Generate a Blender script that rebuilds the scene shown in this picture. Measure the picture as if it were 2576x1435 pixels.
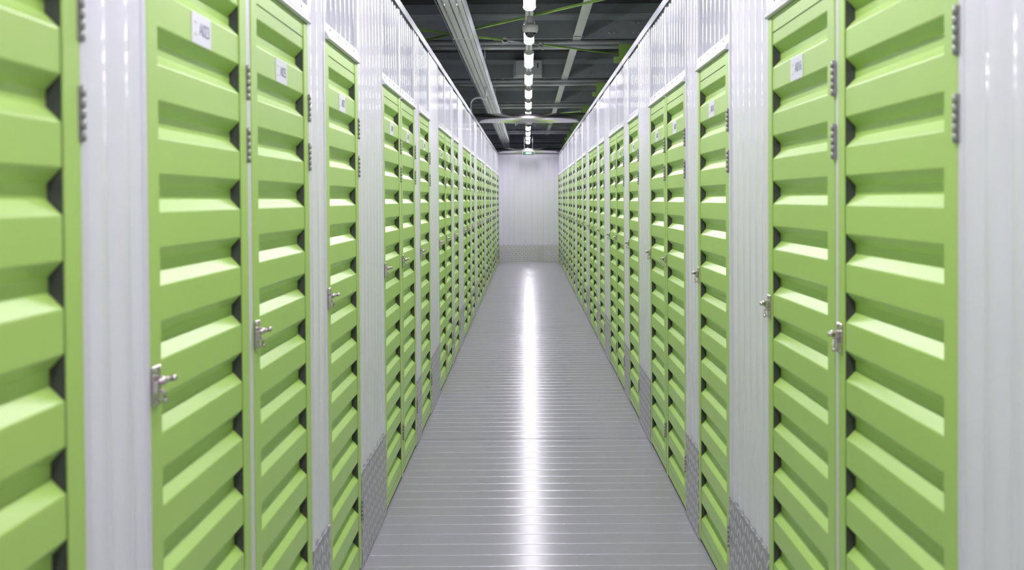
import bpy, bmesh, math, random
from mathutils import Matrix, Vector
random.seed(7)
C = bpy.context.scene.collection
D = bpy.data
R = math.radians
for o in list(D.objects): D.objects.remove(o)

# ---------------------------------------------------------------- camera
# x = across the corridor, y = down the corridor, z = up. Eye height 1.575 m.
cd = D.cameras.new('camera'); cam = D.objects.new('camera', cd); C.objects.link(cam)
cd.sensor_width = 36; cd.lens = 41.93
cd.shift_x = -0.01514; cd.shift_y = -0.0617
cd.clip_start = 0.05; cd.clip_end = 200
cam.matrix_world = Matrix.Translation((0, 0, 1.575)) @ Matrix.Rotation(R(90-1.1), 4, 'X') @ Matrix.Rotation(R(-0.36), 4, 'Z')
cd.dof.use_dof = True; cd.dof.focus_distance = 8.0; cd.dof.aperture_fstop = 4.4
bpy.context.scene.camera = cam

# ---------------------------------------------------------------- world and exposure
w = D.worlds.new('world'); bpy.context.scene.world = w; w.use_nodes = True
w.node_tree.nodes['Background'].inputs[0].default_value = (0.75, 0.8, 0.9, 1)
w.node_tree.nodes['Background'].inputs[1].default_value = 0.05
vs = bpy.context.scene.view_settings
vs.view_transform = 'Standard'; vs.look = 'None'; vs.gamma = 1; vs.use_curve_mapping = False
vs.exposure = 0.32
LAMP_STRENGTH = 76.0

# ---------------------------------------------------------------- dimensions
XL, XR = -0.717, 0.783        # wall faces
YB, YF = -4.0, 30.0           # behind the camera, end wall
EYE = 1.575
DOOR_TOP = 2.148
WALL_TOP = 2.70

# ---------------------------------------------------------------- materials
def lin(c):
    return tuple((v/12.92 if v <= .04045 else ((v+.055)/1.055)**2.4) for v in [q/255 for q in c]) + (1,)
def mat(name, rgb, rough=.5, metal=0, spec=.5, coat=0, coat_rough=.1, emit=None, strength=0, noise=0, nscale=8, stretch=(1, 1, 1), rnoise=0):
    m = D.materials.new(name); m.use_nodes = True
    nt = m.node_tree; b = nt.nodes['Principled BSDF']
    col = lin(rgb)
    b.inputs['Base Color'].default_value = col
    b.inputs['Roughness'].default_value = rough
    b.inputs['Metallic'].default_value = metal
    b.inputs['Specular IOR Level'].default_value = spec
    b.inputs['Coat Weight'].default_value = coat
    b.inputs['Coat Roughness'].default_value = coat_rough
    if emit:
        b.inputs['Emission Color'].default_value = lin(emit)
        b.inputs['Emission Strength'].default_value = strength
    if noise or rnoise:
        g = nt.nodes.new('ShaderNodeNewGeometry')
        mp = nt.nodes.new('ShaderNodeMapping'); mp.inputs['Scale'].default_value = stretch
        nt.links.new(g.outputs['Position'], mp.inputs['Vector'])
        n = nt.nodes.new('ShaderNodeTexNoise'); n.inputs['Scale'].default_value = nscale; n.inputs['Detail'].default_value = 4
        nt.links.new(mp.outputs[0], n.inputs['Vector'])
        if noise:
            r = nt.nodes.new('ShaderNodeMapRange')
            r.inputs['From Min'].default_value = .3; r.inputs['From Max'].default_value = .7
            r.inputs['To Min'].default_value = 1-noise; r.inputs['To Max'].default_value = 1+noise*.5
            nt.links.new(n.outputs['Fac'], r.inputs['Value'])
            mx = nt.nodes.new('ShaderNodeMix'); mx.data_type = 'RGBA'; mx.blend_type = 'MULTIPLY'; mx.inputs['Factor'].default_value = 1
            mx.inputs['A'].default_value = col
            nt.links.new(r.outputs[0], mx.inputs['B'])
            nt.links.new(mx.outputs['Result'], b.inputs['Base Color'])
        if rnoise:
            r = nt.nodes.new('ShaderNodeMapRange')
            r.inputs['From Min'].default_value = .3; r.inputs['From Max'].default_value = .7
            r.inputs['To Min'].default_value = max(.02, rough-rnoise); r.inputs['To Max'].default_value = rough+rnoise
            nt.links.new(n.outputs['Fac'], r.inputs['Value'])
            nt.links.new(r.outputs[0], b.inputs['Roughness'])
    return m
def mth(nt, op, a, b=None):
    n = nt.nodes.new('ShaderNodeMath'); n.operation = op
    for i, v in enumerate((a, b)):
        if v is None: continue
        if isinstance(v, (int, float)): n.inputs[i].default_value = v
        else: nt.links.new(v, n.inputs[i])
    return n.outputs[0]

GREEN = mat('green_paint', (172, 208, 104), .36, 0, .58, noise=.03, nscale=3)
GREEN_STEEL = mat('green_steel', (156, 202, 98), .45, 0, .5, noise=.06)
WHITE = mat('white_coated_sheet', (228, 226, 235), .34, 0, .5, coat=.6, coat_rough=.06, noise=.02, nscale=5)
INFILL = mat('shade_greyed_infill_grey_capping', (190, 191, 202), .3, .1, .5, coat=.7, coat_rough=.05, noise=.02, nscale=5)  # grey colour stands in for dimmer light on white infill; capping itself is grey
WHITE_TRIM = mat('white_trim', (216, 215, 222), .32, 0, .5)
WHITE_END = mat('white_end_sheet', (236, 231, 248), .42, 0, .4)
CLOSURE = mat('dark_galvanised_closure', (74, 76, 74), .5, .35, .5, noise=.2, nscale=30)
GAP_SHADE = mat('painted_gap_shade', (30, 34, 26), .7)
HINGE = mat('zinc_hinge', (156, 158, 150), .4, .45, noise=.15, nscale=60)
CHROME = mat('latch_chrome', (205, 198, 196), .22, 1)
STICKER = mat('white_sticker', (226, 226, 236), .45)
INK = mat('grey_violet_print', (120, 118, 148), .6)
MARK = mat('pale_green_print', (196, 206, 170), .6)
DECK = mat('dark_roof_deck', (92, 94, 97), .5, .2, .5, noise=.15)
BEAM = mat('dark_grey_galvanised_beam', (172, 178, 184), .5, .1, noise=.1, nscale=4)
GALV = mat('galvanised_tube', (215, 217, 222), .35, .2, noise=.1, nscale=6)
GALV_LIGHT = mat('light_galvanised_channel', (218, 222, 216), .45, .2, noise=.08, nscale=5)
POLISHED = mat('polished_tube', (225, 220, 224), .24, 1, noise=.05, nscale=10)
PLASTIC = mat('off_white_plastic', (205, 205, 200), .4)
DOME = mat('smoked_dome', (45, 45, 55), .08, 0, .8)
LAMP = mat('lit_diffuser', (240, 240, 245), .4, emit=(250, 245, 255), strength=LAMP_STRENGTH)
# an opal cover over a downward LED strip: brightest underneath, dimmer up its flanks
nt = LAMP.node_tree; g = nt.nodes.new('ShaderNodeNewGeometry'); sx = nt.nodes.new('ShaderNodeSeparateXYZ'); nt.links.new(g.outputs['Normal'], sx.inputs[0])
r = nt.nodes.new('ShaderNodeMapRange'); r.inputs['From Min'].default_value = -1; r.inputs['From Max'].default_value = 0
r.inputs['To Min'].default_value = LAMP_STRENGTH; r.inputs['To Max'].default_value = LAMP_STRENGTH*.05
nt.links.new(sx.outputs['Z'], r.inputs['Value']); nt.links.new(r.outputs[0], nt.nodes['Principled BSDF'].inputs['Emission Strength'])
BOXM = mat('grey_enclosure', (236, 238, 242), .5)
RED = mat('dark_red_mark', (92, 50, 60), .5)
SIGN_GREEN = mat('sign_green', (24, 74, 58), .5)
SIGN_WHITE = mat('sign_white', (240, 240, 232), .4, emit=(250, 240, 225), strength=.5)
SOOT = mat('dark_speck', (60, 60, 62), .6)

def slots(name, pitch, rows, length=.024, width=.011):
    """light galvanised strip with rows of dark punched slots (object coordinates, running along y)"""
    m = mat(name, (236, 236, 238), .4, .0)
    nt = m.node_tree; b = nt.nodes['Principled BSDF']
    tc = nt.nodes.new('ShaderNodeTexCoord'); sp = nt.nodes.new('ShaderNodeSeparateXYZ')
    nt.links.new(tc.outputs['Object'], sp.inputs[0])
    fy = mth(nt, 'ABSOLUTE', mth(nt, 'SUBTRACT', mth(nt, 'FRACT', mth(nt, 'DIVIDE', sp.outputs['Y'], pitch)), .5))
    my = mth(nt, 'LESS_THAN', fy, length/pitch/2)
    mask = None
    for x in rows:
        mx_ = mth(nt, 'LESS_THAN', mth(nt, 'ABSOLUTE', mth(nt, 'SUBTRACT', sp.outputs['X'], x)), width/2)
        v = mth(nt, 'MULTIPLY', mx_, my)
        mask = v if mask is None else mth(nt, 'MAXIMUM', mask, v)
    mx = nt.nodes.new('ShaderNodeMix'); mx.data_type = 'RGBA'
    mx.inputs['A'].default_value = lin((236, 236, 238)); mx.inputs['B'].default_value = lin((70, 70, 72))
    nt.links.new(mask, mx.inputs['Factor']); nt.links.new(mx.outputs['Result'], b.inputs['Base Color'])
    return m
SLOT_TRAY = slots('slotted_channel', .05, (-.055, .055), .03, .016)
SLOT_RAIL = slots('slotted_rail', .05, (0,), .03, .014)

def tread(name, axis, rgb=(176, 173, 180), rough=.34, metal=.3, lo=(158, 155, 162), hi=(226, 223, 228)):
    """aluminium tread plate: alternating raised lozenges as bump"""
    m = mat(name, rgb, rough, metal)
    nt = m.node_tree; b = nt.nodes['Principled BSDF']
    g = nt.nodes.new('ShaderNodeNewGeometry'); sp = nt.nodes.new('ShaderNodeSeparateXYZ')
    nt.links.new(g.outputs['Position'], sp.inputs[0])
    p = .050
    u = mth(nt, 'DIVIDE', mth(nt, 'ADD', sp.outputs[axis], 10), p); v = mth(nt, 'DIVIDE', sp.outputs['Z'], p)
    par = mth(nt, 'MODULO', mth(nt, 'ADD', mth(nt, 'FLOOR', u), mth(nt, 'FLOOR', v)), 2)
    sgn = mth(nt, 'SUBTRACT', mth(nt, 'MULTIPLY', par, 2), 1)
    fu = mth(nt, 'SUBTRACT', mth(nt, 'FRACT', u), .5); fv = mth(nt, 'MULTIPLY', mth(nt, 'SUBTRACT', mth(nt, 'FRACT', v), .5), sgn)
    a = mth(nt, 'DIVIDE', mth(nt, 'ADD', fu, fv), .86); c = mth(nt, 'DIVIDE', mth(nt, 'SUBTRACT', fu, fv), .26)
    h = mth(nt, 'SUBTRACT', 1, mth(nt, 'ADD', mth(nt, 'POWER', mth(nt, 'ABSOLUTE', a), 2), mth(nt, 'POWER', mth(nt, 'ABSOLUTE', c), 2)))
    h = mth(nt, 'MAXIMUM', h, 0)
    cm = nt.nodes.new('ShaderNodeMix'); cm.data_type = 'RGBA'   # raised bars' colour lightened for wear and for the light they catch
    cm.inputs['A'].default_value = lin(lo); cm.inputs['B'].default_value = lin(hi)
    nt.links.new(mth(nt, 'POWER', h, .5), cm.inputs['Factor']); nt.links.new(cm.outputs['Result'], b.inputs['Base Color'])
    bp = nt.nodes.new('ShaderNodeBump'); bp.inputs['Strength'].default_value = 1; bp.inputs['Distance'].default_value = .007
    nt.links.new(h, bp.inputs['Height']); nt.links.new(bp.outputs[0], b.inputs['Normal'])
    return m
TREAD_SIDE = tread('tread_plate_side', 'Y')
TREAD_END = tread('tread_plate_end', 'X', metal=.1, lo=(206, 201, 210), hi=(255, 253, 255))  # end plate colours raised to stand in for missing light and reflections
PLAIN_PLATE = mat('flat_metal_plate', (206, 202, 206), .5, .2)

def floor_mat():
    """brushed metal decking: the brush lines run across the corridor, so reflections smear lengthwise"""
    m = mat('metal_floor_boards', (160, 159, 166), .29, .05, .10)
    nt = m.node_tree; b = nt.nodes['Principled BSDF']
    b.inputs['Anisotropic'].default_value = .9
    c = nt.nodes.new('ShaderNodeCombineXYZ'); c.inputs[1].default_value = 1
    nt.links.new(c.outputs[0], b.inputs['Tangent'])
    return m
FLOOR = floor_mat()
BEAD = mat('bright_floor_bead', (206, 205, 212), .22, .35)

# ---------------------------------------------------------------- mesh helpers
class MB:
    def __init__(s): s.v = []; s.f = []; s.sm = []
    def add(s, vs, fs, smooth=False):
        n = len(s.v); s.v += [tuple(p) for p in vs]; s.f += [tuple(i+n for i in f) for f in fs]; s.sm += [smooth]*len(fs); return s
    def box(s, a, b):
        x0, y0, z0 = [min(p, q) for p, q in zip(a, b)]; x1, y1, z1 = [max(p, q) for p, q in zip(a, b)]
        return s.add([(x0,y0,z0),(x1,y0,z0),(x1,y1,z0),(x0,y1,z0),(x0,y0,z1),(x1,y0,z1),(x1,y1,z1),(x0,y1,z1)],
                     [(3,2,1,0),(4,5,6,7),(0,1,5,4),(1,2,6,5),(2,3,7,6),(3,0,4,7)])
    def tube(s, p0, p1, r0, r1=None, n=12, smooth=True, caps=True):
        p0, p1 = Vector(p0), Vector(p1); r1 = r0 if r1 is None else r1
        d = (p1-p0).normalized(); u = d.orthogonal().normalized(); w_ = d.cross(u)
        vs = []
        for p, r in ((p0, r0), (p1, r1)):
            for i in range(n):
                a = 2*math.pi*i/n; vs.append(p+u*math.cos(a)*r+w_*math.sin(a)*r)
        s.add(vs, [(i, (i+1) % n, n+(i+1) % n, n+i) for i in range(n)], smooth)
        if caps: s.add(vs, [tuple(range(n))[::-1], tuple(range(n, 2*n))])
        return s
    def path(s, pts, r, n=10):
        pts = [Vector(p) for p in pts]; vs = []; up = None
        for i, p in enumerate(pts):
            d = (pts[min(i+1, len(pts)-1)]-pts[max(i-1, 0)]).normalized()
            if up is None: up = d.orthogonal().normalized()
            up = (up-d*up.dot(d)).normalized(); w_ = d.cross(up)
            vs += [p+up*math.cos(2*math.pi*k/n)*r+w_*math.sin(2*math.pi*k/n)*r for k in range(n)]
        fs = [(i*n+k, i*n+(k+1) % n, (i+1)*n+(k+1) % n, (i+1)*n+k) for i in range(len(pts)-1) for k in range(n)]
        s.add(vs, fs, True); s.add(vs[:n], [tuple(range(n))[::-1]]); s.add(vs[-n:], [tuple(range(n))]); return s
    def ball(s, c, r, n=10, m=6, z0=-1, z1=1, sq=(1, 1, 1)):
        c = Vector(c); vs = []
        for j in range(m+1):
            t = z0+(z1-z0)*j/m if (z0 > -1 or z1 < 1) else -math.cos(math.pi*j/m)
            q = math.sqrt(max(0, 1-t*t))
            vs += [c+Vector((math.cos(2*math.pi*i/n)*q*sq[0], math.sin(2*math.pi*i/n)*q*sq[1], t*sq[2]))*r for i in range(n)]
        return s.add(vs, [(j*n+i, j*n+(i+1) % n, (j+1)*n+(i+1) % n, (j+1)*n+i) for j in range(m) for i in range(n)], True)
    def prism(s, prof, axis, a, b, closed=True, smooth=False):
        """profile of 2D points extruded along an axis (x or y) from a to b; the profile is in the other two axes"""
        def P(p, t): return (t, p[0], p[1]) if axis == 'x' else ((p[0], t, p[1]) if axis == 'y' else (p[0], p[1], t))
        n = len(prof); vs = [P(p, a) for p in prof]+[P(p, b) for p in prof]
        fs = [(i, (i+1) % n, n+(i+1) % n, n+i) for i in range(n if closed else n-1)]
        s.add(vs, fs, smooth)
        if closed: s.add(vs, [tuple(range(n))[::-1], tuple(range(n, 2*n))])
        return s
    def mesh(s, name, m):
        me = D.meshes.new(name); me.from_pydata(s.v, [], s.f); me.materials.append(m)
        me.polygons.foreach_set('use_smooth', s.sm)
        bm = bmesh.new(); bm.from_mesh(me); bmesh.ops.remove_doubles(bm, verts=bm.verts, dist=1e-5)
        bmesh.ops.recalc_face_normals(bm, faces=bm.faces); bm.to_mesh(me); bm.free(); me.update()
        return me
    def build(s, name, m, parent=None, loc=None):
        o = D.objects.new(name, s.mesh(name, m)); C.objects.link(o)
        if parent: o.parent = parent
        if loc: o.location = loc
        return o
def tag(o, label=None, cat=None, group=None, kind=None):
    if label: o['label'] = label
    if cat: o['category'] = cat
    if group: o['group'] = group
    if kind: o['kind'] = kind
    return o
def empty(name, loc=(0, 0, 0)):
    o = D.objects.new(name, None); C.objects.link(o); o.location = loc; o.empty_display_size = .1; return o
def kids(o): return [c for c in D.objects if c.parent == o]
def copy_tree(o, parent=None):
    c = o.copy(); C.objects.link(c); c.parent = parent
    for ch in kids(o): copy_tree(ch, c)
    return c
def bevel(o, w_=.003, seg=2):
    m = o.modifiers.new('bevel', 'BEVEL'); m.width = w_; m.segments = seg; m.limit_method = 'ANGLE'; return o

# ---------------------------------------------------------------- layout of the two door rows
LW, RW = .795, .825
left_doors = [(1.117, 'edge')]
right_doors = []
for k in range(8):
    s0 = 2.255+3.68*k
    for j, off in enumerate((0, .855, 2.0)):
        if s0+off+LW < YF: left_doors.append((s0+off, ('pair_near', 'pair_far', 'single')[j]))
    s0 = 2.169+3.73*k
    for j, off in enumerate((0, .868, 2.462)):
        if s0+off+RW < YF+.02: right_doors.append((min(s0+off, YF-RW-.005), ('pair_near', 'pair_far', 'single')[j]))

# ---------------------------------------------------------------- floor
fb = MB(); jb = MB(); prof = []; y = YB; pitch = .165
prof.append((YB, 0))
while y < YF+.6:
    t = random.uniform(-1, 1)*.0004; e = .0025; gw = .003
    prof += [(y+.001, -.0008), (y+.003, t), (y+pitch-.001, -t), (y+pitch-.0003, -.0008)]
    jb.prism([(y+.004, -.001), (y+.0045, .0012), (y+.0065, .0019), (y+.0095, .0019), (y+.0115, .0012), (y+.012, -.001)], 'x', XL+.01, XR-.01)
    y += pitch
fb.prism(prof, 'x', -3, 3, closed=False)
fl = tag(fb.build('floor', FLOOR), kind='structure')
jb.build('joint_beads', BEAD, fl)
# lighter joint strip across the floor, about eight metres in
tag(bevel(MB().box((XL, 7.80, .0003), (XR, 7.92, .0016)).build('trim_1', FLOOR), .001, 1), kind='structure')

# ---------------------------------------------------------------- side walls
def flute(y):
    return .012*abs(math.sin(math.pi*y/.115))**.8+.001
def fluted(mb, s, X, y0, y1, z0, z1, rec=0):
    n = max(2, int(round((y1-y0)/.115*12)))
    pts = [(X+s*(flute(y0+(y1-y0)*i/n)-rec-.013), y0+(y1-y0)*i/n) for i in range(n+1)]
    mb.prism([(p[0], p[1]) for p in pts], 'z', z0, z1, closed=False, smooth=True)
ti = 0
def side_wall(side):
    global ti
    s, X = (1, XL) if side == 'left' else (-1, XR)
    doors, W = (left_doors, LW) if side == 'left' else (right_doors, RW)
    up = MB()
    up.box((X-s*.03, YB, DOOR_TOP), (X-s*.034, YF, WALL_TOP))
    wall = tag(up.build('wall_'+side, WHITE), kind='structure')
    # spans
    spans = sorted((y, y+W) for y, _ in doors)
    gaps = []; last = YB
    for a, b in spans:
        gaps.append((last, a)); last = b
    gaps.append((last, YF))
    for a, b in spans:                                   # fluted infill above every door
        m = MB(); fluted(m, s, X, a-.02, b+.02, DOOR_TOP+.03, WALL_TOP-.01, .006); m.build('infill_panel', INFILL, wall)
        h = MB()                                         # sloping lintel moulding with a flat flange of screws above it
        P = lambda d, z: (X+s*d, z)
        h.prism([P(-.012, DOOR_TOP+.002), P(.010, DOOR_TOP+.002), P(.014, DOOR_TOP+.006), P(.014, DOOR_TOP+.012), P(.002, DOOR_TOP+.030), P(.002, DOOR_TOP+.062), P(-.012, DOOR_TOP+.062)], 'y', a-.004, b+.004)
        l = h.build('lintel_trim', WHITE_TRIM, wall)
        if a < 14:
            sc = MB()
            for q in range(4):
                yy = a+.1+(b-a-.2)*q/3
                sc.tube((X+s*.002, yy, DOOR_TOP+.046), (X+s*.0045, yy, DOOR_TOP+.046), .0032, .002, 8)
            sc.build('screw_row', HINGE, l)
    for a, b in gaps:
        w_ = b-a
        if w_ < .02:
            continue
        if w_ < .1:                                      # slim white post between the doors of a pair
            m = MB().box((X-s*.03, a+.003, 0), (X-s*.001, b-.003, WALL_TOP-.01)); tag(bevel(m.build('trim_%d' % (ti+2), WHITE_TRIM), .002), kind='structure'); ti += 1
            continue
        m = MB(); fluted(m, s, X, a+.028, b-.028, 0.0, WALL_TOP-.01); seg = tag(m.build('wall_'+side, WHITE), kind='structure')
        for p, q in ((a+.004, a+.032), (b-.032, b-.004)):
            bevel(MB().box((X-s*.03, p, 0), (X+s*.002, q, WALL_TOP-.01)).build('edge_trim', WHITE_TRIM, seg), .002)
        m = MB().box((X+s*.001, a+.006, .004), (X+s*.005, b-.006, .415))
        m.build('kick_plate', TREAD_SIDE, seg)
    # capping along the top, with overlapping joints
    t = MB(); y = YB
    while y < YF:
        e = min(y+.92, YF)
        t.prism([(X+s*.004, WALL_TOP-.045), (X+s*.008, WALL_TOP-.045), (X+s*.008, WALL_TOP-.002), (X+s*.002, WALL_TOP+.004), (X-s*.05, WALL_TOP+.004), (X-s*.05, WALL_TOP), (X+s*.004, WALL_TOP-.002)], 'y', y, e-.004)
        y = e
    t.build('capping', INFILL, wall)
    sc = MB(); y = 2.0
    while y < YF:
        sc.tube((X-s*.015, y, WALL_TOP+.004), (X-s*.015, y, WALL_TOP+.016), .007, .004, 6); y += .23
    sc.build('screw_row', HINGE, wall)
    # dark strip painted as the shade in the gap under the doors
    tag(MB().box((X-s*.036, YB, .0), (X-s*.032, YF, .06)).build('door_gap_shade_'+side, GAP_SHADE), kind='structure')
side_wall('left'); side_wall('right')

# ---------------------------------------------------------------- end wall
ew = MB(); seams = []
x = -1.2; pts = []
sp = .145; x0 = -1.2
while x0 < 1.3:
    pts += [(x0, YF+.010), (x0+.003, YF+.010), (x0+.008, YF), (x0+sp-.008, YF), (x0+sp-.003, YF+.010)]; x0 += sp
ew.prism(pts, 'z', .897, WALL_TOP, closed=False)
ew.prism(pts, 'z', 0, .893, closed=False)
ew.box((-1.2, YF+.012, 0), (1.3, YF+.02, WALL_TOP))
end = tag(ew.build('wall_back', WHITE_END), kind='structure')
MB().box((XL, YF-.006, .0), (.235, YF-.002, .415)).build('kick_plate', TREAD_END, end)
MB().box((.235, YF-.010, .0), (.40, YF-.002, .41)).build('plain_kick_plate', PLAIN_PLATE, end)
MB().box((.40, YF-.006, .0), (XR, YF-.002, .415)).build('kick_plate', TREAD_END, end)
tag(MB().box((-3, YB-.05, 0), (3, YB, 3.7)).build('wall_front', WHITE_END), kind='structure')

# ---------------------------------------------------------------- storage doors
PITCH = .144; V_TOP = 2.060; DEP = .025
def door_profile():
    """(depth, z) from the bottom rail to the top rail, with 14 trapezoid valleys and softened corners"""
    c = .0018; pr = [(0, .066)]
    for k in reversed(range(14)):
        t = V_TOP-PITCH*k
        z = [t-.074, t-.048, t-.026, t]
        pr += [(0, z[0]-c), (-c*.6, z[0]+c*.6), (-DEP+c*.6, z[1]-c*.6), (-DEP, z[1]+c), (-DEP, z[2]-c), (-DEP+c*.6, z[2]+c*.6), (-c*.6, z[3]-c*.6), (0, z[3]+c)]
    pr.append((0, 2.096)); return pr
def make_door(side, W):
    s = 1 if side == 'left' else -1
    near, far = (.066, .068) if side == 'left' else (.070, .056)
    root = empty('locker_door')
    p = MB(); pr = door_profile()
    p.prism([(s*d, z) for d, z in pr], 'y', near-.002, W-far-.006, closed=False)
    p.box((s*0, .002, 2.100), (-s*.004, W-.002, DOOR_TOP)); p.box((s*0, .002, .02), (-s*.004, W-.002, .062))
    p.box((-s*.028, .004, .02), (-s*.024, W-.004, DOOR_TOP))
    p.build('corrugated_panel', GREEN, root)
    bevel(MB().box((-s*.022, 0, .02), (s*.0015, near, DOOR_TOP-.001)).build('edge_strip', GREEN, root), .002)
    bevel(MB().box((-s*.022, W-far, .02), (s*.003, W, DOOR_TOP-.001)).build('edge_strip', GREEN, root), .002)
    cl = MB().box((-s*.0005, W-far-.004, .064), (-s*.024, W-far-.001, 2.098))
    for k in range(14):                                     # pressed studs on the closure angle
        zc = V_TOP-PITCH*k-.037
        cl.tube((-s*.012, W-far-.004, zc+.008), (-s*.012, W-far-.0065, zc+.008), .0022, n=6)
    cl.build('closure_angle', CLOSURE, root)
    # hinges, three
    hy = W+.002 if side == 'left' else -.002
    for z0 in (1.832, 1.672, .212):
        h = MB(); L = .088
        h.box((s*.001, hy-.014, z0), (s*.0042, hy+.014, z0+L))
        h.build('hinge', HINGE, root)
        kn = MB()
        for q in range(5):
            a = z0+L*q/5; kn.tube((s*.0065, hy, a+.0003), (s*.0065, hy, a+L/5-.0003), .0046, n=10)
        kn.ball((s*.0065, hy, z0+L), .003, 8, 4)
        kn.build('knuckle', HINGE, kids(root)[-1] if kids(root)[-1].name.startswith('hinge') else last_hinge(root))
    # latch
    ly, t = (.012, 1) if side == 'left' else (W-.012, -1)
    zc = 1.222
    pl = MB(); pl.box((s*.003, ly-t*.016, zc-.038), (s*.0065, ly+t*.034, zc+.038))
    for q in (-.03, .03):
        for e in (-.006, .024): pl.tube((s*.0065, ly+t*e, zc+q), (s*.009, ly+t*e, zc+q), .005, .003, 8)
    lt = bevel(pl.build('latch', CHROME, root), .001, 1)
    b = MB(); b.box((s*.006, ly-t*.018, zc-.012), (s*.016, ly+t*.008, zc+.012))
    b.box((s*.006, ly+t*.008, zc+.000), (s*.018, ly+t*.016, zc+.020)); bevel(b.build('keeper', CHROME, lt), .002)
    b = MB(); b.tube((s*.014, ly-t*.012, zc+.010), (s*.031, ly+t*.026, zc+.012), .006, .005, 10); b.ball((s*.033, ly+t*.028, zc+.0125), .0072, 10, 6); b.ball((s*.020, ly+t*.0, zc+.011), .009, 10, 6)
    b.build('bolt_handle', CHROME, lt)
    b = MB(); b.path([(s*.006, ly+t*.004, zc-.006), (s*.017, ly+t*.004, zc-.008), (s*.022, ly+t*.008, zc-.016), (s*.020, ly+t*.012, zc-.026)], .0035, 8); b.ball((s*.020, ly+t*.013, zc-.028), .0058, 10, 6)
    b.build('hasp_hook', CHROME, lt)
    # number sticker
    y0 = .306 if side == 'left' else .35
    st = MB().box((s*.0004, y0, 1.917), (s*.0011, y0+.154, 1.984)).build('number_sticker', STICKER, root)
    mk = MB()
    # two pale green corner marks
    for z0, dz in ((1.964, -1), (1.936, 1)):
        yy = y0+.030 if side == 'left' else y0+.124
        mk.box((s*.0011, yy-.012, z0-.0015), (s*.0015, yy+.012, z0+.0015))
        mk.box((s*.0011, yy-.0015, z0), (s*.0015, yy+.0015, z0+dz*.007))
    mk.build('corner_marks', MARK, st)
    return root
def last_hinge(root):
    hs = [c for c in kids(root) if c.name.startswith('hinge') and not kids(c)]
    return hs[0]
def number_text(txt, side, sticker):
    cu = D.curves.new('number_text', 'FONT'); cu.body = txt; cu.size = .040; cu.align_x = 'CENTER'; cu.align_y = 'CENTER'; cu.extrude = .0002; cu.space_character = .95
    t = D.objects.new('t', cu); C.objects.link(t)
    bpy.context.view_layer.update()
    me = D.meshes.new_from_object(t.evaluated_get(bpy.context.evaluated_depsgraph_get()))
    D.objects.remove(t); me.materials.clear(); me.materials.append(INK)
    # text runs left to right as the reader faces the door
    if side == 'left':   M = Matrix(((0, 0, 1, .0014), (1, 0, 0, .306+.100), (0, 1, 0, 1.9505), (0, 0, 0, 1)))
    else:                M = Matrix(((0, 0, -1, -.0014), (-1, 0, 0, .35+.054), (0, 1, 0, 1.9505), (0, 0, 0, 1)))
    me.transform(M)
    o = D.objects.new('unit_number', me); C.objects.link(o); o.parent = sticker; return o
ORD = 'first second third fourth fifth sixth seventh eighth ninth tenth eleventh twelfth thirteenth fourteenth fifteenth sixteenth seventeenth eighteenth nineteenth twentieth twenty-first twenty-second twenty-third twenty-fourth twenty-fifth'.split()
def place_doors(side, doors, W):
    X = XL if side == 'left' else XR
    proto = make_door(side, W)
    codes = {1: 'A023', 2: 'A025', 3: 'A027', 4: 'A029', 5: 'A031', 6: 'A033', 7: 'A035'} if side == 'left' else {1: 'A016', 2: 'A018', 3: 'A020', 4: 'A022', 5: 'A024', 6: 'A026'}
    made = [proto]+[copy_tree(proto) for _ in doors[1:]]
    for i, ((y, kind), o) in enumerate(zip(doors, made)):
        o.location = (X, y, 0)
        n = ORD[i]
        if kind == 'edge': lab = 'green corrugated storage door cut off by the left edge of the photo'
        else:
            pos = {'pair_near': 'near one of a pair', 'pair_far': 'far one of a pair', 'single': 'alone between white panels'}[kind]
            fin = '' if i < len(doors)-1 else ', last before the end wall'
            lab = 'green ribbed storage door, %s along the %s wall, %s%s' % (n, side, pos, fin)
        if i == len(doors)-1: lab = 'green ribbed storage door, last along the %s wall, beside the end wall' % side
        tag(o, lab, 'locker door', 'green storage doors on the %s wall' % side)
        if i in codes:
            st = [c for c in kids(o) if c.name.startswith('number_sticker')][0]
            number_text(codes[i], side, st)
        if side == 'right' and i == 0:
            for c in kids(o):
                if c.name.startswith('number_sticker'):
                    for g in kids(c): D.objects.remove(g)
                    D.objects.remove(c)
place_doors('left', left_doors, LW)
place_doors('right', right_doors, RW)

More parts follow.
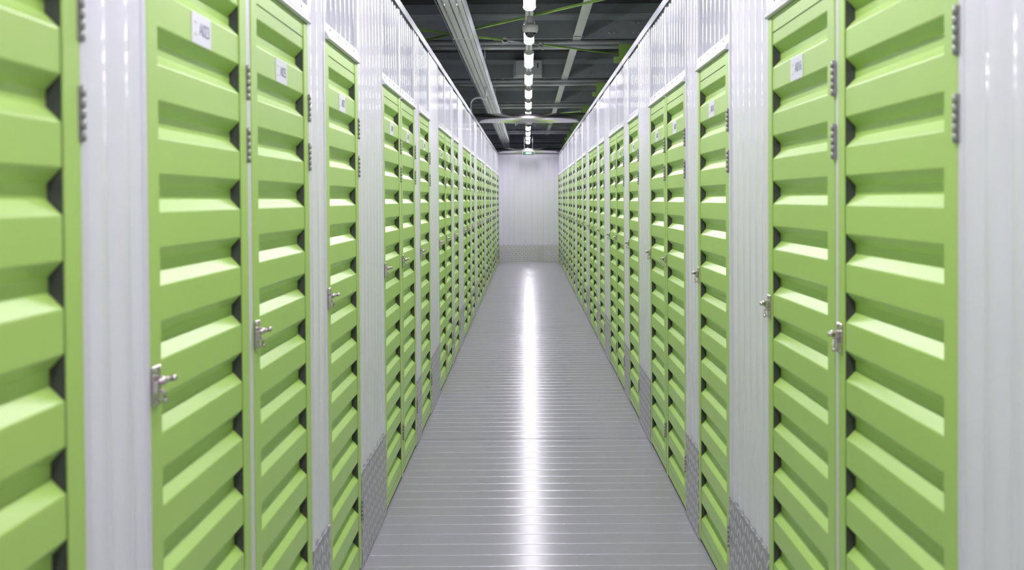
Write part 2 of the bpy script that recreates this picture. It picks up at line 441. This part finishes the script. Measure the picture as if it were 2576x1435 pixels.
# ---------------------------------------------------------------- ceiling deck and beams
H = lambda h: EYE+h
pts = []; y = YB
while y < 44:
    z = H(2.22)
    pts += [(y, z), (y+.05, z), (y+.07, z-.045), (y+.11, z-.045), (y+.13, z)]; y += .18
ce = MB(); ce.prism(pts, 'x', -3.4, 3.4, closed=False)
ce.box((-3.4, YB, H(2.24)), (3.4, 44, H(2.26)))
tag(ce.build('ceiling', DECK), kind='structure')
BY = [13.4+4.35*k for k in range(-3, 7)]
NTH = {13.4: 'nearest', 17.75: 'second nearest', 22.1: 'third nearest', 26.45: 'fourth nearest', 30.8: 'fifth nearest', 35.15: 'sixth nearest', 39.5: 'farthest'}
def nth(y):
    for k, v in NTH.items():
        if abs(k-y) < .01: return v+' in view'
    return 'overhead, outside the photo'
for y in BY:
    b = MB(); T = H(2.20); z0, z1 = H(1.802), H(2.00)
    b.prism([(y, z0), (y+.006, z0), (y+.006, z1), (y, z1)], 'x', -3.3, 3.3)
    web = [(y-.0, z0-.0)]
    b.prism([(y, z0), (y+.07, z0), (y+.07, z0-.004), (y-.004, z0-.004), (y-.004, z0)], 'x', -3.3, 3.3)
    b.prism([(y, z1), (y-.05, z1+.05), (y-.05, T), (y-.045, T), (y-.045, z1+.05), (y+.006, z1)], 'x', -3.3, 3.3)
    bm_ = tag(b.build('ceiling_beam', BEAM), 'dark grey steel beam across the corridor under the roof deck, '+nth(y), 'beam', 'steel beams across the ceiling')
    MB().box((-3.3, y-.056, H(2.055)), (3.3, y-.046, H(2.068))).build('top_lip', GALV, bm_)
    if 9 < y < 31:
        MB().box((1.09, y-.004, z0+.004), (1.6, y-.0005, z1-.004)).build('splice_plate', BEAM, bm_)
        for xx in (.93, .99, 1.20, 1.26):
            for zz in (z0+.055, z0+.165):
                MB().tube((xx, y-.004, zz), (xx, y-.02, zz), .011, .008, 6, False).build('bolt', GALV, bm_)
        MB().box((.38, y-.006, z0+.01), (.42, y-.001, z1-.01)).build('stiffener_plate', BEAM, bm_)
    for j, (h, r) in enumerate(((1.750, .0255), (1.700, .0245))):
        tb_ = MB().tube((-3.3, y+.0, H(h)), (3.3, y+.0, H(h)), r, n=14).build('support_tube', GALV)
        for xx in (-2.2, -.35, 1.6) if j == 0 else (): MB().box((xx-.02, y-.006, H(h)), (xx+.02, y+.006, H(1.802))).build('clamp', GALV, tb_)
        tag(tb_, ('upper' if j == 0 else 'lower')+' galvanised tube under ceiling beam, '+nth(y), 'tube', 'galvanised tubes under the ceiling beams')
# green posts standing behind the right wall, with drilled tabs
for y in BY[2:9]:
    b = MB(); b.box((1.03, y-.16, 0), (1.17, y-.154, H(1.71))); b.box((1.164, y-.154, 0), (1.17, y-.06, H(1.71))); b.box((1.03, y-.066, 0), (1.17, y-.06, H(1.71)))
    n_ = nth(y) if y > 10 else 'at the top edge of the photo'
    po = tag(b.build('steel_post', GREEN_STEEL), 'green steel post rising behind the right wall top, '+n_, 'post', 'green posts behind the right wall')
    t = MB(); ring = 12; xc, zc = 1.0, H(1.535); hx = .034
    sq = []
    for i in range(ring):
        a = 2*math.pi*(i+.5)/ring; c, s_ = math.cos(a), math.sin(a); q = 1/max(abs(c), abs(s_)); sq.append((c*q*hx, s_*q*hx))
    vs = []
    for yy in (y-.166, y-.160):
        vs += [(xc+p[0], yy, zc+p[1]) for p in sq]+[(xc+math.cos(2*math.pi*(i+.5)/ring)*.009, yy, zc+math.sin(2*math.pi*(i+.5)/ring)*.009) for i in range(ring)]
    m = 2*ring; fs = []
    for i in range(ring):
        j = (i+1) % ring
        fs += [(i, j, ring+j, ring+i), (m+i, m+ring+i, m+ring+j, m+j), (i, m+i, m+j, j), (ring+i, ring+j, m+ring+j, m+ring+i)]
    t.add(vs, fs); t.build('drilled_tab', GREEN_STEEL, po)

# ---------------------------------------------------------------- green cross bracing
def brace(dy, where):
    h = H(1.60)
    def strip(p, q, r=.011):
        return MB().tube(p, q, r, n=4, smooth=False)
    root = empty('brace_rod', (0, 12+dy, h))
    L = lambda x, y, z: (x, y-12, z)
    # first diagonal with the turnbuckle in its middle
    A, B = Vector(L(-1.25, 11.02, 0)), Vector(L(1.02, 13.20, -.005))
    tA = (-.24+1.25)/2.27; tB = (.17+1.25)/2.27
    P, Q = A.lerp(B, tA), A.lerp(B, tB)
    strip(A, P).build('rod', GREEN_STEEL, root); strip(Q, B).build('rod', GREEN_STEEL, root)
    tb = MB(); d = (Q-P).normalized()
    tb.tube(P+d*.07, Q-d*.07, .010, n=10)
    for e, sg in ((P, 1), (Q, -1)):
        for o_ in (-.022, .022):
            pts_ = [e+d*sg*.085, e+d*sg*.06+Vector((0, 0, o_*.8)), e+d*sg*.03+Vector((0, 0, o_*1.1)), e-d*sg*.01+Vector((0, 0, o_))]
            tb.path(pts_, .006, 8)
        tb.tube(e+Vector((0, 0, -.040)), e+Vector((0, 0, .032)), .007, n=8); tb.tube(e+Vector((0, 0, -.040)), e+Vector((0, 0, -.052)), .013, .010, 6)
        tb.ball(e+d*sg*.13, .014, 8, 5, sq=(1.6, 1, 1))
    tb.build('turnbuckle', GALV, root)
    tag(root, 'green steel brace rod with turnbuckle crossing the corridor under the roof, '+where, 'brace', 'green roof braces')
    r2 = empty('brace_rod', (0, 12+dy, h+.03))
    strip(L(-1.22, 12.5, 0), L(1.02, 9.21, 0), .0125).build('rod', GREEN_STEEL, r2)
    tag(r2, 'plain green steel brace rod slanting the other way under the roof, '+where, 'brace', 'green roof braces')
brace(0, 'nearest crossing'); brace(13.05, 'beyond the polished tube')

# ---------------------------------------------------------------- cable tray (left) and trunking (right)
tx, tz = -.585, H(1.50)
tr = tag(empty('cable_tray', (tx, 0, tz)), 'slotted galvanised cable tray hanging lengthwise on the left under the roof', 'cable tray')
for nm, c in (('slotted_channel', -.045), ('slotted_channel', .05)):
    b = MB(); a0, a1 = c-.042, c+.042
    b.prism([(a0, .035), (a0, 0), (a1, 0), (a1, .035), (a1-.003, .035), (a1-.003, .003), (a0+.003, .003), (a0+.003, .035)], 'y', YB, 35)
    o = b.build(nm, SLOT_TRAY, tr)
b = MB(); b.prism([(-.150, .085), (-.105, .004), (-.100, .004), (-.145, .085)], 'y', YB, 35); b.build('side_lip', GALV, tr)
b = MB(); b.prism([(.112, .075), (.100, .004), (.096, .004), (.108, .075)], 'y', YB, 35); b.build('side_lip', BEAM, tr)
for y in [4.8+4.35*k for k in range(7)]:
    b = MB()
    for xx in (-.045, .05):
        b.tube((xx, y, -.004), (xx, y, -.016), .011, .009, 6, False); b.tube((xx, y+.5, -.002), (xx, y+.5, -.012), .009, n=6, smooth=False)
    b.build('bolt_pair', GALV, tr)
    b = MB(); b.box((-.10, y-.004+2, -.003), (.10, y+.06+2, 0)); b.build('joint_plate', GALV_LIGHT, tr)
    b = MB()
    for xx in (-.14, .115): b.tube((xx, y, .08), (xx, y, .72), .004, n=6)
    b.build('hanger_rods', GALV, tr)
tk = tag(empty('cable_trunking', (.563, 0, H(1.777))), 'flat light grey metal trunking running lengthwise on the right under the roof', 'trunking')
bevel(MB().box((-.045, YB, 0), (.045, 33.5, .019)).build('channel', GALV_LIGHT, tk), .003)
for y in (8.9, 13.27, 17.6, 22, 26.3):
    MB().box((-.055, y-.2, .0), (.055, y-.15, .022)).build('bracket', GALV, tk)

# ---------------------------------------------------------------- light rail, batten lights, dome cameras
lx = .025
lr = tag(empty('light_rail', (lx, 0, H(1.50))), 'slotted grey rail along the middle of the ceiling carrying the lamps', 'rail')
MB().prism([(-.032, .03), (-.032, 0), (.032, 0), (.032, .03), (.029, .03), (.029, .003), (-.029, .003), (-.029, .03)], 'y', YB, 35).build('slotted_channel', SLOT_RAIL, lr)
b = MB(); y = 1.0
while y < 35: b.tube((0, y, .003), (0, y, .72), .004, n=6); y += 2.02
b.build('hanger_rods', GALV, lr)
def make_lamp():
    r = empty('batten_light'); L = 1.24; n = 14; rad = .046
    def half(rr, off=0, zs=1): return [(-rr*math.cos(math.pi*i/n), off-rr*zs*math.sin(math.pi*i/n)) for i in range(n+1)]
    MB().prism(half(rad, 0, .62)+[], 'y', .022, L-.022, closed=True, smooth=True).build('diffuser', LAMP, r)
    bevel(MB().box((-.047, .0, .0), (.047, L, .012)).build('housing', PLASTIC, r), .003)
    for a in (0, L-.024):
        MB().prism(half(rad+.005, 0, .70), 'y', a, a+.024).build('end_cap', PLASTIC, r)
    return r
lamp = make_lamp(); lamps = []
k0 = -6
for k in range(k0, 12):
    o = lamp if k == k0 else copy_tree(lamp)
    o.location = (lx, 9.26+2.02*k-1.24, H(1.488)); i = k
    if k < -1: lab = 'white batten lamp above the frame, %s behind the one cut by the top edge' % ORD[-1-k-1]
    elif k == -1: lab = 'white batten lamp above the frame, just nearer than the one cut by the top edge'
    elif k == 0: lab = 'lit white batten lamp cut off by the top edge of the photo'
    elif k == 1: lab = 'lit white batten lamp directly behind the nearer dome camera'
    else: lab = 'lit white batten lamp on the ceiling rail, %s beyond the nearer dome camera' % ORD[k-1]
    tag(o, lab, 'lamp', 'batten lamps in a row on the ceiling rail')
def dome(y, lab):
    r = tag(empty('dome_camera', (lx+.008, y, H(1.378))), lab, 'security camera', 'dome cameras on the ceiling rail')
    n = 28; prof_ = [(.0, .05), (.060, .05), (.066, .045), (.066, .012), (.060, -.004), (.052, -.014), (.046, -.014)]
    b = MB(); vs = []
    for rr, z in prof_: vs += [(rr*math.cos(2*math.pi*i/n), rr*math.sin(2*math.pi*i/n), z) for i in range(n)]
    b.add(vs, [(j*n+i, j*n+(i+1) % n, (j+1)*n+(i+1) % n, (j+1)*n+i) for j in range(len(prof_)-1) for i in range(n)], True)
    b.build('housing', PLASTIC, r)
    MB().tube((0, 0, .048), (0, 0, .125), .03, n=16).build('mount', PLASTIC, r)
    MB().ball((0, 0, -.012), .046, 24, 8, z0=-1, z1=.2).build('dome', DOME, r)
dome(9.82, 'white dome security camera with smoked dome, the nearer, in front of a lamp')
dome(21.9, 'white dome security camera, the farther, peeking under the polished tube')

# ---------------------------------------------------------------- polished cross tubes resting on the walls
tag(MB().tube((-.98, 17.70, 2.775), (1.02, 17.70, 2.775), .070, n=40).build('crossing_tube', POLISHED), 'thick polished steel tube laid across both wall tops, mid corridor', 'tube')
tag(MB().tube((-.98, 29.55, 2.772), (1.02, 29.55, 2.772), .067, n=40).build('crossing_tube', POLISHED), 'thick polished steel tube across the corridor above the end wall', 'tube')

# ---------------------------------------------------------------- enclosure on the second beam, conduit, sign
bx = tag(empty('equipment_box', (0, 17.58, H(1.79))), 'grey-white rectangular plastic enclosure fixed to a ceiling beam behind the lamps', 'enclosure')
bevel(MB().box((-.195, -.04, 0), (.23, .14, .26)).build('back_box', PLASTIC, bx), .012, 3)
bevel(MB().box((-.155, -.075, .015), (.225, -.035, .25)).build('front_cover', BOXM, bx), .014, 3)
MB().box((.155, -.079, .13), (.172, -.074, .20)).build('indicator', RED, bx)
pts = [(-.752, 16.0, 2.66), (-.752, 16.0, H(1.27))]
for i in range(7):
    a = math.pi/2*i/6; pts.append((-.752+.09*(1-math.cos(a)), 16.0, H(1.27)+.09*math.sin(a)))
pts += [(-.60, 16.0, H(1.36)), (-.565, 16.0, H(1.33))]
pts += [(-.55, 16.0, H(1.33)), (-.55, 16.0, H(1.50))]
tag(MB().path(pts, .012, 10).build('conduit', GALV), 'thin bent metal conduit rising from the left wall top to the cable tray', 'conduit')

sg = tag(empty('exit_sign', (.035, 29.40, 2.655)), 'small green sign with a white left arrow hanging before the end wall', 'sign')
bevel(MB().box((-.152, 0, 0), (.152, .024, .098)).build('frame', PLASTIC, sg), .002)
MB().box((-.144, -.004, .007), (.144, 0, .091)).build('face', SIGN_GREEN, sg)
ar = MB()
ar.prism([(-.068, .049), (-.038, .068), (-.038, .059), (.066, .059), (.066, .039), (-.038, .039), (-.038, .030)], 'y', -.0065, -.004)
ar.build('arrow', SIGN_WHITE, sg)
b = MB()
for xx in (-.1, .1): b.tube((xx, .012, .098), (xx, .012, 1.12), .003, n=6)
b.build('hanger', GALV, sg)
